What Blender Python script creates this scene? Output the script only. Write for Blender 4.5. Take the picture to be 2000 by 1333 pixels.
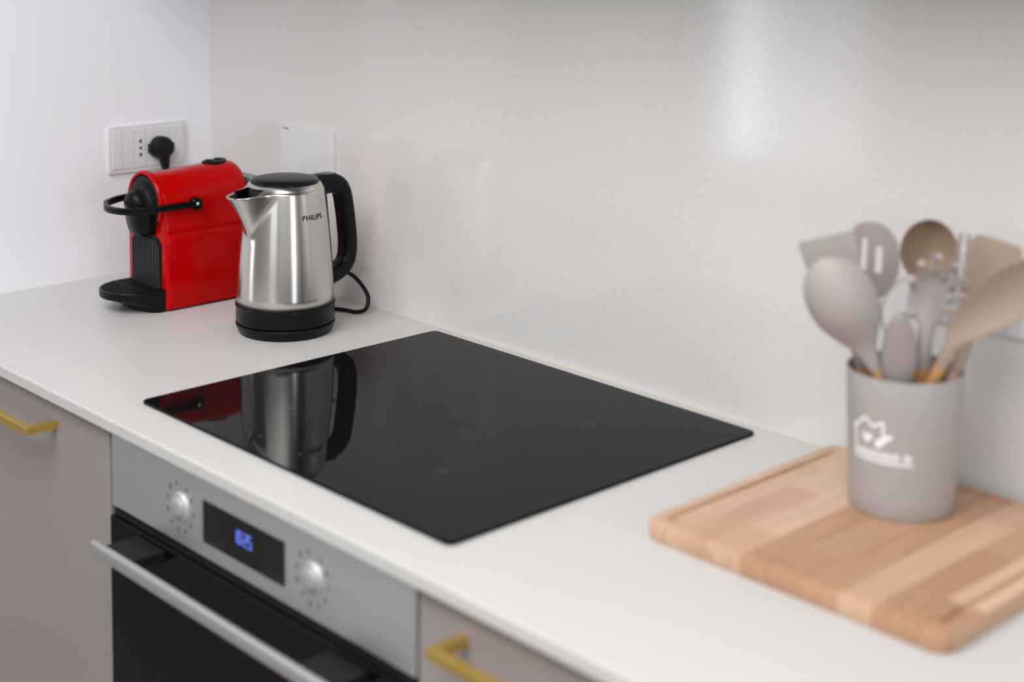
import bpy, bmesh, math, random
from mathutils import Vector, Matrix
PI = math.pi
random.seed(7)
S = bpy.context.scene
C = S.collection
for o in list(bpy.data.objects): bpy.data.objects.remove(o)
TOP = 0.9                       # height of the worktop above the floor

# ------------------------------------------------------------------ camera
cam_d = bpy.data.cameras.new('camera'); cam = bpy.data.objects.new('camera', cam_d); C.objects.link(cam)
yaw, pitch, roll = -0.8129, -0.0943, 0.0100
fw = Vector((math.sin(yaw)*math.cos(pitch), math.cos(yaw)*math.cos(pitch), math.sin(pitch)))
r0 = Vector((math.cos(yaw), -math.sin(yaw), 0)); u0 = r0.cross(fw)
rt = r0*math.cos(roll) + u0*math.sin(roll); up = -r0*math.sin(roll) + u0*math.cos(roll)
M = Matrix((rt, up, -fw)).transposed().to_4x4(); M.translation = Vector((2.3571, -1.4887, TOP+0.6348))
cam.matrix_world = M
cam_d.sensor_width = 36; cam_d.sensor_fit = 'HORIZONTAL'
cam_d.lens = 3003.25/2000*36
cam_d.shift_y = -562.14/2000
cam_d.clip_start = 0.02
cam_d.dof.use_dof = True; cam_d.dof.focus_distance = 2.27; cam_d.dof.aperture_fstop = 2.4
S.camera = cam
S.view_settings.view_transform = 'Standard'; S.view_settings.look = 'None'
S.view_settings.gamma = 1; S.view_settings.exposure = 0.0
S.view_settings.use_curve_mapping = False

# ------------------------------------------------------------------ world and lights
w = bpy.data.worlds.new('world'); S.world = w; w.use_nodes = True
w.node_tree.nodes['Background'].inputs[0].default_value = (0.80, 0.88, 1.0, 1)
w.node_tree.nodes['Background'].inputs[1].default_value = 0.4

def area(name, loc, rot, sx, sy, power, col, spread=PI):
    d = bpy.data.lights.new(name, 'AREA'); d.shape = 'RECTANGLE'; d.size = sx; d.size_y = sy
    d.energy = power; d.color = col; d.spread = spread
    o = bpy.data.objects.new(name, d); C.objects.link(o); o.location = loc; o.rotation_euler = rot
    return o
# daylight through the balcony door (far wall) and through the window on the right
DOOR_L = area('balcony_daylight_open', (-2.74, -5.06, 1.27), (PI/2, 0, 0), 0.17, 2.1, 14.0, (0.90, 0.94, 1.0))
DOOR_C = area('balcony_daylight_curtain', (-2.30, -5.06, 1.27), (PI/2, 0, 0), 0.62, 2.1, 11.0, (0.94, 0.96, 1.0))
WIN_R = area('window_daylight', (4.17, -1.10, 1.55), (0, PI/2, 0), 1.3, 0.55, 16, (0.84, 0.90, 1.0))
CEIL = area('ceiling_lamp_and_fill', (1.3, -1.0, 2.57), (0, 0, 0), 2.4, 0.35, 2, (1.0, 0.93, 0.84))
FRONT_FILL = area('front_fill_light', (2.9, -5.02, 1.55), (PI/2, 0, 0), 1.7, 1.3, 13, (0.90, 0.95, 1.0))  # added frontal fill, evens out the left wall and backsplash
CEIL_FILL = area('ceiling_lamp_and_fill', (1.6, -1.75, 2.57), (0, 0, 0), 2.4, 1.4, 76, (0.975, 0.98, 1.0))  # added overhead fill to lift the walls, not a known lamp

# ------------------------------------------------------------------ materials
MATS = {}
def mat(name, col, rough=0.5, metal=0.0, spec=0.5, coat=0.0, emit=None, es=0.0, ior=None):
    m = bpy.data.materials.new(name); m.use_nodes = True
    b = m.node_tree.nodes['Principled BSDF']
    b.inputs['Base Color'].default_value = (*col, 1); b.inputs['Roughness'].default_value = rough
    b.inputs['Metallic'].default_value = metal; b.inputs['Specular IOR Level'].default_value = spec
    b.inputs['Coat Weight'].default_value = coat; b.inputs['Coat Roughness'].default_value = 0.05
    if ior: b.inputs['IOR'].default_value = ior
    if emit: b.inputs['Emission Color'].default_value = (*emit, 1); b.inputs['Emission Strength'].default_value = es
    MATS[name] = m
    return m
def N(m, t): return m.node_tree.nodes.new(t)
def LK(m, a, b): m.node_tree.links.new(a, b)
def ramp(m, fac, stops):
    r = N(m, 'ShaderNodeValToRGB'); LK(m, fac, r.inputs[0])
    e = r.color_ramp.elements
    while len(e) < len(stops): e.new(0.5)
    for k, (p, c) in enumerate(stops): e[k].position = p; e[k].color = (*c, 1) if len(c) == 3 else c
    return r
def quartz(name, base, dark, light, rough, scale=260, spec=0.5):
    m = mat(name, base, rough, spec=spec); b = m.node_tree.nodes['Principled BSDF']
    tc = N(m, 'ShaderNodeTexCoord')
    n1 = N(m, 'ShaderNodeTexNoise'); n1.inputs['Scale'].default_value = scale; n1.inputs['Detail'].default_value = 3
    n2 = N(m, 'ShaderNodeTexVoronoi'); n2.inputs['Scale'].default_value = scale*1.2
    LK(m, tc.outputs['Object'], n1.inputs['Vector']); LK(m, tc.outputs['Object'], n2.inputs['Vector'])
    r1 = ramp(m, n1.outputs[0], [(0.30, dark), (0.46, base), (0.62, base), (0.78, light)])
    r2 = ramp(m, n2.outputs['Distance'], [(0.0, (0.72, 0.71, 0.70)), (0.13, (1, 1, 1))])
    mx = N(m, 'ShaderNodeMix'); mx.data_type = 'RGBA'; mx.blend_type = 'MULTIPLY'; mx.inputs[0].default_value = 0.8
    LK(m, r1.outputs[0], mx.inputs[6]); LK(m, r2.outputs[0], mx.inputs[7]); LK(m, mx.outputs[2], b.inputs['Base Color'])
    return m
quartz('wall_quartz', (0.70, 0.68, 0.655), (0.60, 0.58, 0.555), (0.74, 0.725, 0.705), 0.11, 340, 0.5)
quartz('top_quartz', (0.60, 0.588, 0.57), (0.54, 0.525, 0.505), (0.65, 0.64, 0.625), 0.34, 300, 0.35)
mat('white_paint', (0.86, 0.86, 0.89), 0.55, spec=0.3)
mat('ceiling_paint', (0.85, 0.84, 0.82), 0.8)
mat('room_paint', (0.74, 0.73, 0.715), 0.7)
mat('floor_tile', (0.24, 0.215, 0.19), 0.35)
mat('caulk', (0.62, 0.55, 0.46), 0.5)
mat('taupe_laminate', (0.310, 0.268, 0.252), 0.42)
mat('dark_gap', (0.02, 0.02, 0.02), 0.7)
mat('gold', (0.58, 0.39, 0.10), 0.42, 0.75)
mat('black_plastic', (0.006, 0.006, 0.007), 0.30, spec=0.15)
mat('black_matte', (0.011, 0.011, 0.012), 0.46, spec=0.17)
mat('rib_grey', (0.024, 0.025, 0.027), 0.42, spec=0.3)
mat('black_gloss', (0.004, 0.004, 0.004), 0.09, spec=0.20)
mat('red_gloss', (0.46, 0.001, 0.001), 0.17, spec=0.14, coat=0.0)
mat('chrome', (0.85, 0.85, 0.86), 0.12, 1.0)
mat('white_plastic', (0.72, 0.715, 0.73), 0.30)
mat('white_glass', (0.70, 0.70, 0.70), 0.12)
mat('print_grey', (0.10, 0.10, 0.105), 0.5)
mat('hob_print', (0.075, 0.075, 0.075), 0.4)
mat('print_light', (0.55, 0.55, 0.55), 0.5)
mat('print_white', (0.86, 0.85, 0.83), 0.5)
mat('cup_taupe', (0.37, 0.345, 0.325), 0.45)
mat('silicone', (0.40, 0.345, 0.322), 0.50)
mat('silicone_tan', (0.35, 0.27, 0.21), 0.48)
mat('silicone_dark', (0.31, 0.26, 0.25), 0.50)
mat('steel_plain', (0.55, 0.55, 0.58), 0.30, 1.0)
mat('display_glass', (0.015, 0.015, 0.016), 0.12, spec=0.22)
mat('satin_metal', (0.40, 0.40, 0.41), 0.50, 0.3)
mat('knob_rim', (0.60, 0.60, 0.62), 0.5, 0.6)
mat('aluminium', (0.70, 0.70, 0.72), 0.38, 0.9)
mat('silicone_shaded', (0.27, 0.195, 0.13), 0.50)  # shade inside the deep spoon's bowl, put into the colour
mat('digit', (0.05, 0.08, 0.3), 0.5, emit=(0.16, 0.26, 1.0), es=1.1)
mat('tank_grey', (0.10, 0.10, 0.11), 0.2)
mat('glass_clear', (0.9, 0.93, 0.95), 0.05)

# ceramic hob glass: black with faint pale flecks under the surface
m = mat('hob_glass', (0.010, 0.010, 0.009), 0.03, ior=1.16); b = m.node_tree.nodes['Principled BSDF']
tc = N(m, 'ShaderNodeTexCoord'); n = N(m, 'ShaderNodeTexNoise'); n.inputs['Scale'].default_value = 420
LK(m, tc.outputs['Object'], n.inputs['Vector'])
r = ramp(m, n.outputs[0], [(0.5, (0.004, 0.004, 0.0037)), (0.74, (0.012, 0.012, 0.011))]); LK(m, r.outputs[0], b.inputs['Base Color'])

# brushed steels
def brushed(name, col, rough, aniso, stretch, coord='Object'):
    m = mat(name, col, rough, 1.0); b = m.node_tree.nodes['Principled BSDF']
    tc = N(m, 'ShaderNodeTexCoord'); mp = N(m, 'ShaderNodeMapping'); mp.inputs['Scale'].default_value = stretch
    n = N(m, 'ShaderNodeTexNoise'); n.inputs['Scale'].default_value = 60; n.inputs['Detail'].default_value = 4
    LK(m, tc.outputs[coord], mp.inputs[0]); LK(m, mp.outputs[0], n.inputs['Vector'])
    mr = N(m, 'ShaderNodeMapRange'); mr.inputs[3].default_value = rough-0.015; mr.inputs[4].default_value = rough+0.02
    LK(m, n.outputs[0], mr.inputs[0]); LK(m, mr.outputs[0], b.inputs['Roughness'])
    b.inputs['Anisotropic'].default_value = aniso; b.inputs['Anisotropic Rotation'].default_value = 0.25
    return m, b
m, b = brushed('kettle_steel', (0.61, 0.585, 0.55), 0.24, 0.8, (0.5, 0.5, 60))
tg = N(m, 'ShaderNodeTangent'); tg.direction_type = 'RADIAL'; tg.axis = 'Z'
LK(m, tg.outputs[0], b.inputs['Tangent'])
m, b = brushed('panel_steel', (0.80, 0.80, 0.82), 0.38, 0.4, (0.5, 20, 20))

# beech board: staves along Y with a finger-joint pattern
m = mat('beech', (0.7, 0.45, 0.28), 0.45); b = m.node_tree.nodes['Principled BSDF']
tc = N(m, 'ShaderNodeTexCoord'); mp = N(m, 'ShaderNodeMapping'); mp.inputs['Rotation'].default_value = (0, 0, PI/2)
mp.inputs['Location'].default_value = (0.02, 0.013, 0)
br = N(m, 'ShaderNodeTexBrick'); br.offset = 0.37; br.inputs['Scale'].default_value = 1.0
br.inputs['Brick Width'].default_value = 0.19; br.inputs['Row Height'].default_value = 0.037; br.inputs['Mortar Size'].default_value = 0.0
br.inputs['Bias'].default_value = 0.0
br.inputs['Color1'].default_value = (0.46, 0.25, 0.14, 1); br.inputs['Color2'].default_value = (0.70, 0.48, 0.335, 1)
LK(m, tc.outputs['Object'], mp.inputs[0]); LK(m, mp.outputs[0], br.inputs['Vector'])
mp2 = N(m, 'ShaderNodeMapping'); mp2.inputs['Scale'].default_value = (60, 3, 20)
n = N(m, 'ShaderNodeTexNoise'); n.inputs['Scale'].default_value = 3; n.inputs['Detail'].default_value = 5
LK(m, tc.outputs['Object'], mp2.inputs[0]); LK(m, mp2.outputs[0], n.inputs['Vector'])
r = ramp(m, n.outputs[0], [(0.3, (0.80, 0.76, 0.72)), (0.7, (1.0, 1.0, 1.0))])
mx = N(m, 'ShaderNodeMix'); mx.data_type = 'RGBA'; mx.blend_type = 'MULTIPLY'; mx.inputs[0].default_value = 1
LK(m, br.outputs[0], mx.inputs[6]); LK(m, r.outputs[0], mx.inputs[7]); LK(m, mx.outputs[2], b.inputs['Base Color'])
# handle wood
m = mat('handle_wood', (0.62, 0.32, 0.14), 0.45); b = m.node_tree.nodes['Principled BSDF']
tc = N(m, 'ShaderNodeTexCoord'); mp2 = N(m, 'ShaderNodeMapping'); mp2.inputs['Scale'].default_value = (160, 160, 12)
n = N(m, 'ShaderNodeTexNoise'); n.inputs['Scale'].default_value = 2
LK(m, tc.outputs['Object'], mp2.inputs[0]); LK(m, mp2.outputs[0], n.inputs['Vector'])
r = ramp(m, n.outputs[0], [(0.3, (0.55, 0.26, 0.10)), (0.7, (0.70, 0.40, 0.19))]); LK(m, r.outputs[0], b.inputs['Base Color'])
m = mat('handle_wood_pale', (0.72, 0.50, 0.42), 0.45)

# ------------------------------------------------------------------ mesh helpers
def link(name, bm, material, parent=None, smooth=True, loc=None, angle=0.6, bevel=0, segs=2):
    bmesh.ops.recalc_face_normals(bm, faces=bm.faces[:])
    me = bpy.data.meshes.new(name); bm.to_mesh(me); bm.free()
    if smooth:
        for p in me.polygons: p.use_smooth = True
        try: me.set_sharp_from_angle(angle=angle)
        except Exception: pass
    me.materials.append(MATS[material] if isinstance(material, str) else material)
    o = bpy.data.objects.new(name, me); C.objects.link(o)
    if parent: o.parent = parent
    if loc: o.location = loc
    if bevel:
        md = o.modifiers.new('bevel', 'BEVEL'); md.width = bevel; md.segments = segs; md.limit_method = 'ANGLE'; md.angle_limit = 0.6
        md.harden_normals = False
    return o
def thing(name, label, cat, loc, rotz=0, group=None, mat3=None):
    o = bpy.data.objects.new(name, None); C.objects.link(o); o.empty_display_size = 0.05
    o.location = (loc[0], loc[1], loc[2]+TOP); o.rotation_euler = (0, 0, rotz)
    if mat3: o.rotation_euler = mat3.to_euler()
    o['label'] = label; o['category'] = cat
    if group: o['group'] = group
    return o
def tag(o, label, cat, group=None):
    o['label'] = label; o['category'] = cat
    if group: o['group'] = group
    return o
def struct(o): o['kind'] = 'structure'; return o
def add_box(bm, x0, x1, y0, y1, z0, z1):
    vs = [bm.verts.new(p) for p in ((x0,y0,z0),(x1,y0,z0),(x1,y1,z0),(x0,y1,z0),(x0,y0,z1),(x1,y0,z1),(x1,y1,z1),(x0,y1,z1))]
    for f in ((0,3,2,1),(4,5,6,7),(0,1,5,4),(1,2,6,5),(2,3,7,6),(3,0,4,7)): bm.faces.new([vs[i] for i in f])
def bx(*a):
    bm = bmesh.new(); add_box(bm, *a); return bm
def add_loft(bm, rings, cap=True, close=True):
    R = [[bm.verts.new(p) for p in r] for r in rings]
    n = len(R[0])
    for a, b_ in zip(R, R[1:]):
        for i in range(n if close else n-1):
            j = (i+1) % n
            bm.faces.new((a[i], a[j], b_[j], b_[i]))
    if cap:
        bm.faces.new(R[0][::-1]); bm.faces.new(R[-1])
    return R
def loft(rings, cap=True):
    bm = bmesh.new(); add_loft(bm, rings, cap); return bm
def add_lathe(bm, prof, n=64, axis='z', c=(0,0,0)):
    """prof: (radius, height) pairs; axis z up, or 'y' where height runs towards -y"""
    rings = []
    for r_, h in prof:
        ring = []
        for i in range(n):
            a = 2*PI*i/n
            p = (r_*math.cos(a), r_*math.sin(a), h) if axis == 'z' else ((r_*math.cos(a), -h, r_*math.sin(a)) if axis == 'y' else (h, r_*math.cos(a), r_*math.sin(a)))
            ring.append((p[0]+c[0], p[1]+c[1], p[2]+c[2]))
        rings.append(ring)
    add_loft(bm, rings, cap=True)
def lathe(prof, n=64, axis='z', c=(0,0,0)):
    bm = bmesh.new(); add_lathe(bm, prof, n, axis, c); return bm
def catmull(pts, k=8):
    P = [Vector(p) for p in pts]; P = [2*P[0]-P[1]] + P + [2*P[-1]-P[-2]]; out = []
    for i in range(1, len(P)-2):
        for j in range(k):
            t = j/k; a, b_, c, d = P[i-1], P[i], P[i+1], P[i+2]
            out.append(0.5*((2*b_)+(c-a)*t+(2*a-5*b_+4*c-d)*t*t+(3*b_-a-3*c+d)*t**3))
    out.append(P[-2]); return out
def add_tube(bm, pts, r_, n=10, sect=None, upv=(0,0,1), cap=True, scale=None):
    """sweep a circle (or the (side, up) outline sect) along pts"""
    P = [Vector(p) for p in pts]; rings = []
    for i, p in enumerate(P):
        t = (P[min(i+1, len(P)-1)] - P[max(i-1, 0)]).normalized()
        s = t.cross(Vector(upv))
        if s.length < 1e-4: s = t.cross(Vector((1, 0, 0)))
        s.normalize(); u = s.cross(t)
        k = scale[i] if scale else 1
        if sect: rings.append([tuple(p + s*a*k + u*b_*k) for a, b_ in sect])
        else: rings.append([tuple(p + (s*math.cos(2*PI*j/n) + u*math.sin(2*PI*j/n))*r_*k) for j in range(n)])
    add_loft(bm, rings, cap)
def tube(pts, r_, **k):
    bm = bmesh.new(); add_tube(bm, pts, r_, **k); return bm
def rrect(w_, h_, r_, k=4, cx=0, cy=0):
    out = []
    for qx, qy, a0 in ((1,1,0),(-1,1,PI/2),(-1,-1,PI),(1,-1,1.5*PI)):
        for j in range(k+1):
            a = a0 + PI/2*j/k
            out.append((cx+qx*(w_/2-r_)+r_*math.cos(a), cy+qy*(h_/2-r_)+r_*math.sin(a)))
    return out
def slab(outline, z0, z1, ch=0.0):
    """horizontal plate from an outline, edges eased by ch"""
    cx = sum(p[0] for p in outline)/len(outline); cy = sum(p[1] for p in outline)/len(outline)
    def ins(d):
        o = []
        n = len(outline)
        for i in range(n):
            a = Vector(outline[i-1]); c = Vector(outline[(i+1) % n]); t = (c-a).normalized()
            nn = Vector((-t.y, t.x)); o.append((outline[i][0]+nn.x*d, outline[i][1]+nn.y*d))
        return o
    if ch: lv = [(ch, z0), (ch*0.3, z0+ch*0.3), (0, z0+ch), (0, z1-ch), (ch*0.3, z1-ch*0.3), (ch, z1)]
    else: lv = [(0, z0), (0, z1)]
    return loft([[(x, y, z) for x, y in (ins(d) if d else outline)] for d, z in lv])
def text_bm(s, size, bold=0.0, extrude=0.0, align='LEFT', space=1.0):
    cu = bpy.data.curves.new('lettering', 'FONT'); cu.body = s; cu.size = size; cu.offset = bold; cu.extrude = extrude
    cu.align_x = align; cu.space_character = space; cu.resolution_u = 4
    ob = bpy.data.objects.new('lettering', cu); C.objects.link(ob)
    bpy.context.view_layer.update()
    me = bpy.data.meshes.new_from_object(ob.evaluated_get(bpy.context.evaluated_depsgraph_get()))
    bpy.data.objects.remove(ob); bm = bmesh.new(); bm.from_mesh(me); bpy.data.meshes.remove(me)
    return bm
def solidify(o, t, off=0):
    md = o.modifiers.new('solid', 'SOLIDIFY'); md.thickness = t; md.offset = off; return o
def subsurf(o, k=2):
    md = o.modifiers.new('sub', 'SUBSURF'); md.levels = k; md.render_levels = k; return o

# ------------------------------------------------------------------ the room
XL, XR, YF, H = -3.2, 4.3, -5.1, 2.6
struct(link('floor', bx(XL, XR, YF-0.1, 0.12, -0.1, 0), 'floor_tile', smooth=False))
struct(link('ceiling', bx(XL, XR, YF-0.1, 0.12, H, H+0.1), 'ceiling_paint', smooth=False))
struct(link('wall_back', bx(0.0, XR, 0.0, 0.12, 0, H), 'wall_quartz', smooth=False))
struct(link('wall_left', bx(-0.12, 0.0, -0.70, 0.12, 0, H), 'white_paint', smooth=False))
struct(link('wall_far_left', bx(XL-0.1, XL, YF-0.1, 0.12, 0, H), 'room_paint', smooth=False))
struct(link('wall_rear_left', bx(XL, -0.12, 0.0, 0.12, 0, H), 'room_paint', smooth=False))
# right wall with a window opening (y -1.25..-0.65, z 0.88..2.22)
bm = bmesh.new()
for a in ((XR, XR+0.12, YF-0.1, -1.42, 0, H), (XR, XR+0.12, -0.78, 0.12, 0, H), (XR, XR+0.12, -1.42, -0.78, 0, 0.86), (XR, XR+0.12, -1.42, -0.78, 2.24, H)): add_box(bm, *a)
struct(link('wall_right', bm, 'room_paint', smooth=False))
bm = bmesh.new()
for a in ((XR-0.02, XR+0.04, -1.45, -1.38, 0.84, 2.26), (XR-0.02, XR+0.04, -0.82, -0.75, 0.84, 2.26), (XR-0.02, XR+0.04, -1.45, -0.75, 0.83, 0.90), (XR-0.02, XR+0.04, -1.45, -0.75, 2.20, 2.27)): add_box(bm, *a)
struct(link('window_1', bm, 'white_plastic', smooth=False))
# front wall with the balcony door opening (x -2.95..-1.98) and an unseen window added for fill light (x 2.05..3.75)
bm = bmesh.new()
for a in ((XL, -2.95, YF-0.12, YF, 0, H), (-1.98, 2.05, YF-0.12, YF, 0, H), (3.75, XR, YF-0.12, YF, 0, H), (-2.95, -1.98, YF-0.12, YF, 2.35, H), (-2.95, -1.98, YF-0.12, YF, 0, 0.2), (2.05, 3.75, YF-0.12, YF, 0, 0.9), (2.05, 3.75, YF-0.12, YF, 2.2, H)): add_box(bm, *a)
struct(link('wall_front', bm, 'room_paint', smooth=False))
bm = bmesh.new()
for a in ((-2.97, -2.90, YF-0.04, YF+0.05, 0.18, 2.36), (-2.65, -2.62, YF-0.04, YF+0.05, 0.18, 2.36), (-2.0, -1.96, YF-0.04, YF+0.05, 0.18, 2.36), (-2.97, -1.96, YF-0.04, YF+0.05, 2.32, 2.38), (-2.97, -1.96, YF-0.04, YF+0.05, 0.16, 0.22)): add_box(bm, *a)
struct(link('door_1', bm, 'white_plastic', smooth=False))
bm = bmesh.new()
for a in ((2.0, 2.07, YF-0.04, YF+0.03, 0.86, 2.24), (3.73, 3.8, YF-0.04, YF+0.03, 0.86, 2.24), (2.87, 2.93, YF-0.04, YF+0.03, 0.86, 2.24), (2.0, 3.8, YF-0.04, YF+0.04, 0.84, 0.92), (2.0, 3.8, YF-0.04, YF+0.03, 2.18, 2.25)): add_box(bm, *a)
struct(link('added_window', bm, 'white_plastic', smooth=False))  # frame of the window added for the frontal fill
# joint of sealant between worktop and wall
struct(link('trim_1', tube([(0.0, -0.0005, TOP+0.0005), (2.6, -0.0005, TOP+0.0005)], 0.0016, n=8), 'caulk'))

# worktop: one long slab, its front edge eased
WD = -0.576
prof = [(0.0, -0.017), (0.0, 0.0), (WD+0.0025, 0.0), (WD+0.0007, -0.0007), (WD, -0.0025), (WD, -0.0150), (WD+0.0015, -0.017)]
bm = loft([[(x, y, z+TOP) for y, z in prof] for x in (0.0, 2.62)])
tag(link('worktop', bm, 'top_quartz', angle=0.3), 'pale speckled stone worktop running along the back wall, under the black hob', 'worktop')

# ------------------------------------------------------------------ upper cabinets above the frame
def upper(x0, x1, label):
    t = thing('wall_cabinet', label, 'cabinet', ((x0+x1)/2, 0, 0.72), group='wall cabinets above the worktop')
    h = (x1-x0)/2
    link('body', bx(-h+0.001, h-0.001, -0.33, -0.002, 0, 0.72), 'taupe_laminate', t, smooth=False)
    link('door', bx(-h+0.002, h-0.002, -0.352, -0.332, 0, 0.72), 'taupe_laminate', t, smooth=False, bevel=0.001)
for k, (a, b_) in enumerate(((0.003, 0.65), (0.655, 1.255), (1.26, 1.86), (1.865, 2.6))):
    upper(a, b_, 'taupe wall cabinet above the worktop, ' + ('beside the white wall', 'over the black hob', 'over the wooden board', 'last towards the right')[k])

# ------------------------------------------------------------------ base cabinets
FY = -0.5652                    # plane of the fronts
def bar_handle(parent, x0, x1, z, out=0.034, s=0.0105):
    g = bmesh.new()
    o = rrect(s, s, 0.0008, 2)
    add_box(g, x0, x1, -out-s, -out, z-s/2, z+s/2)
    h = link('handle', g, 'gold', parent, smooth=False, bevel=0.0008)
    h['label'] = 'brushed gold bar handle'
    for x in (x0, x1-s):
        link('handle_post', bx(x, x+s, -out+0.0002, 0.0, z-s/2, z+s/2), 'gold', h, smooth=False, bevel=0.0006)
    return h
def base_unit(x0, x1, label, fronts):
    t = thing('base_cabinet', label, 'cabinet', (x0, 0, -TOP))
    link('body', bx(0.001, x1-x0-0.001, FY+0.020, -0.01, 0.1, TOP-0.0175), 'taupe_laminate', t, smooth=False)
    link('plinth', bx(0.001, x1-x0-0.001, FY+0.05, FY+0.068, 0, 0.0995), 'taupe_laminate', t, smooth=False)
    for nm, a, b_, z0, z1, hx0, hx1, hz in fronts:
        d = link(nm, bx(a, b_, FY, FY+0.019, TOP+z0, TOP+z1), 'taupe_laminate', t, smooth=False, bevel=0.0008)
        d.location = (0, 0, 0)
        h = bar_handle(d, hx0, hx1, TOP+hz); h.location = (0, FY, 0)
    return t
base_unit(0.003, 0.6558, 'taupe base cabinet with a gold bar handle, left of the oven',
          [('door', 0.0015, 0.6515, -0.785, -0.0195, 0.18, 0.5140, -0.050)])
base_unit(1.2560, 1.90, 'taupe base cabinet with a gold bar handle, right of the oven under the wooden board',
          [('drawer', 0.0025, 0.641, -0.40, -0.0195, 0.0640, 0.44, -0.0495), ('drawer', 0.0025, 0.641, -0.785, -0.405, 0.0640, 0.44, -0.43)])

# ------------------------------------------------------------------ oven
t = thing('built_in_oven', 'built-in oven with steel control panel and black glass door under the worktop', 'oven', (0.6588, FY, -0.60))
Z = 0.60
link('body', bx(0.004, 0.591, 0.012, 0.50, 0.0, Z-0.019), 'dark_gap', t, smooth=False)
pan = link('control_panel', bx(0.0005, 0.5945, 0.0, 0.0115, Z-0.1165, Z-0.0215), 'panel_steel', t, smooth=False, bevel=0.002)
pan['label'] = 'brushed steel control panel'
# knobs pushed in: short domed cylinders with a bright rim
for kx in (0.1627, 0.4248):
    kn = link('knob', lathe([(0.0155, 0), (0.0155, 0.0022), (0.0146, 0.0034), (0.0128, 0.0038), (0.0122, 0.0052), (0.0105, 0.0064), (0.006, 0.0070), (0.0005, 0.0072)], 48, 'y', (kx, 0, Z-0.071)), 'satin_metal', t)
    link('knob_ring', lathe([(0.0180, 0.0002), (0.0180, 0.0015), (0.0172, 0.0025), (0.0158, 0.0027), (0.0157, 0.0002)], 48, 'y', (kx, 0, Z-0.071)), 'knob_rim', kn)
    bm = bmesh.new()
    n_ = 11
    for i in range(n_):
        a = PI/2 + 2*PI*(i+0.5)/n_*0.96
        cx, cz = kx + 0.0285*math.cos(a), Z-0.071 + 0.0285*math.sin(a)
        q = 0.0017
        if i % 2:
            add_box(bm, cx-0.0026, cx+0.0026, -0.0003, 0.0002, cz-0.0026, cz-0.0026+q); add_box(bm, cx-0.0026, cx+0.0026, -0.0003, 0.0002, cz+0.0014, cz+0.0014+q)
            add_box(bm, cx-0.0026, cx-0.0026+q, -0.0003, 0.0002, cz-0.0026, cz+0.0026)
        else:
            add_box(bm, cx-0.0022, cx+0.0022, -0.0003, 0.0002, cz-q/2, cz+q/2); add_box(bm, cx-q/2, cx+q/2, -0.0003, 0.0002, cz-0.0026, cz+0.0026)
    mk = link('dial_marking', bm, 'print_grey', pan, smooth=False); mk['label'] = 'small grey printed symbols around the knob'
ds = link('display', bx(0.2130, 0.3745, -0.0012, 0.0005, Z-0.0972, Z-0.0470), 'display_glass', t, smooth=False, bevel=0.0006)
ds['label'] = 'black glass display'
link('display_window', bx(0.258, 0.330, -0.00145, -0.0010, Z-0.0955, Z-0.0485), MATS['black_matte'], ds, smooth=False)
# seven-segment digits 10:25
SEG = {'0': 'abcdef', '1': 'bc', '2': 'abged', '5': 'afgcd'}
bm = bmesh.new()
def seg_digit(ch, x, z, w_, h_, th=0.0011):
    s = {'a': (x, x+w_, z+h_-th, z+h_), 'g': (x, x+w_, z+h_/2-th/2, z+h_/2+th/2), 'd': (x, x+w_, z, z+th),
         'f': (x, x+th, z+h_/2, z+h_), 'b': (x+w_-th, x+w_, z+h_/2, z+h_), 'e': (x, x+th, z, z+h_/2), 'c': (x+w_-th, x+w_, z, z+h_/2)}
    for q in SEG[ch]:
        a = s[q]; add_box(bm, a[0], a[1], -0.0019, -0.0015, a[2], a[3])
zx = Z-0.0755
seg_digit('1', 0.2800, zx, 0.0052, 0.0150); seg_digit('0', 0.2872, zx, 0.0066, 0.0150)
for dz in (0.0045, 0.0095): add_box(bm, 0.2955, 0.2966, -0.0019, -0.0015, zx+dz, zx+dz+0.0012)
seg_digit('2', 0.2985, zx, 0.0064, 0.0150); seg_digit('5', 0.3068, zx, 0.0064, 0.0150)
dg = link('clock_digits', bm, 'digit', ds, smooth=False); dg['label'] = 'glowing blue clock digits'
dr = link('door', bx(0.0005, 0.5945, 0.0, 0.030, 0.0, Z-0.1285), 'black_gloss', t, smooth=False, bevel=0.0015)
dr.location = (0, -0.003, 0); dr['label'] = 'black glass oven door'
link('door_top_edge', bx(0.006, 0.589, 0.001, 0.012, Z-0.1265, Z-0.1195), 'black_matte', t, smooth=False)
# bar handle of the door: a shallow rounded aluminium profile on two black brackets
sec = rrect(0.0085, 0.0185, 0.0035, 4)
hb = link('handle', loft([[(x, -0.052+a, Z-0.1405+b_) for a, b_ in sec] for x in (0.0500, 0.5450)]), 'aluminium', dr, bevel=0.0008)
hb['label'] = 'long silver bar handle'
hb.location = (0, 0.003, 0)
for x in (0.070, 0.463):
    link('handle_bracket', bx(x, x+0.062, -0.0478, -0.0032, Z-0.1465, Z-0.1335), 'black_matte', hb, smooth=False, bevel=0.001)

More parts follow.
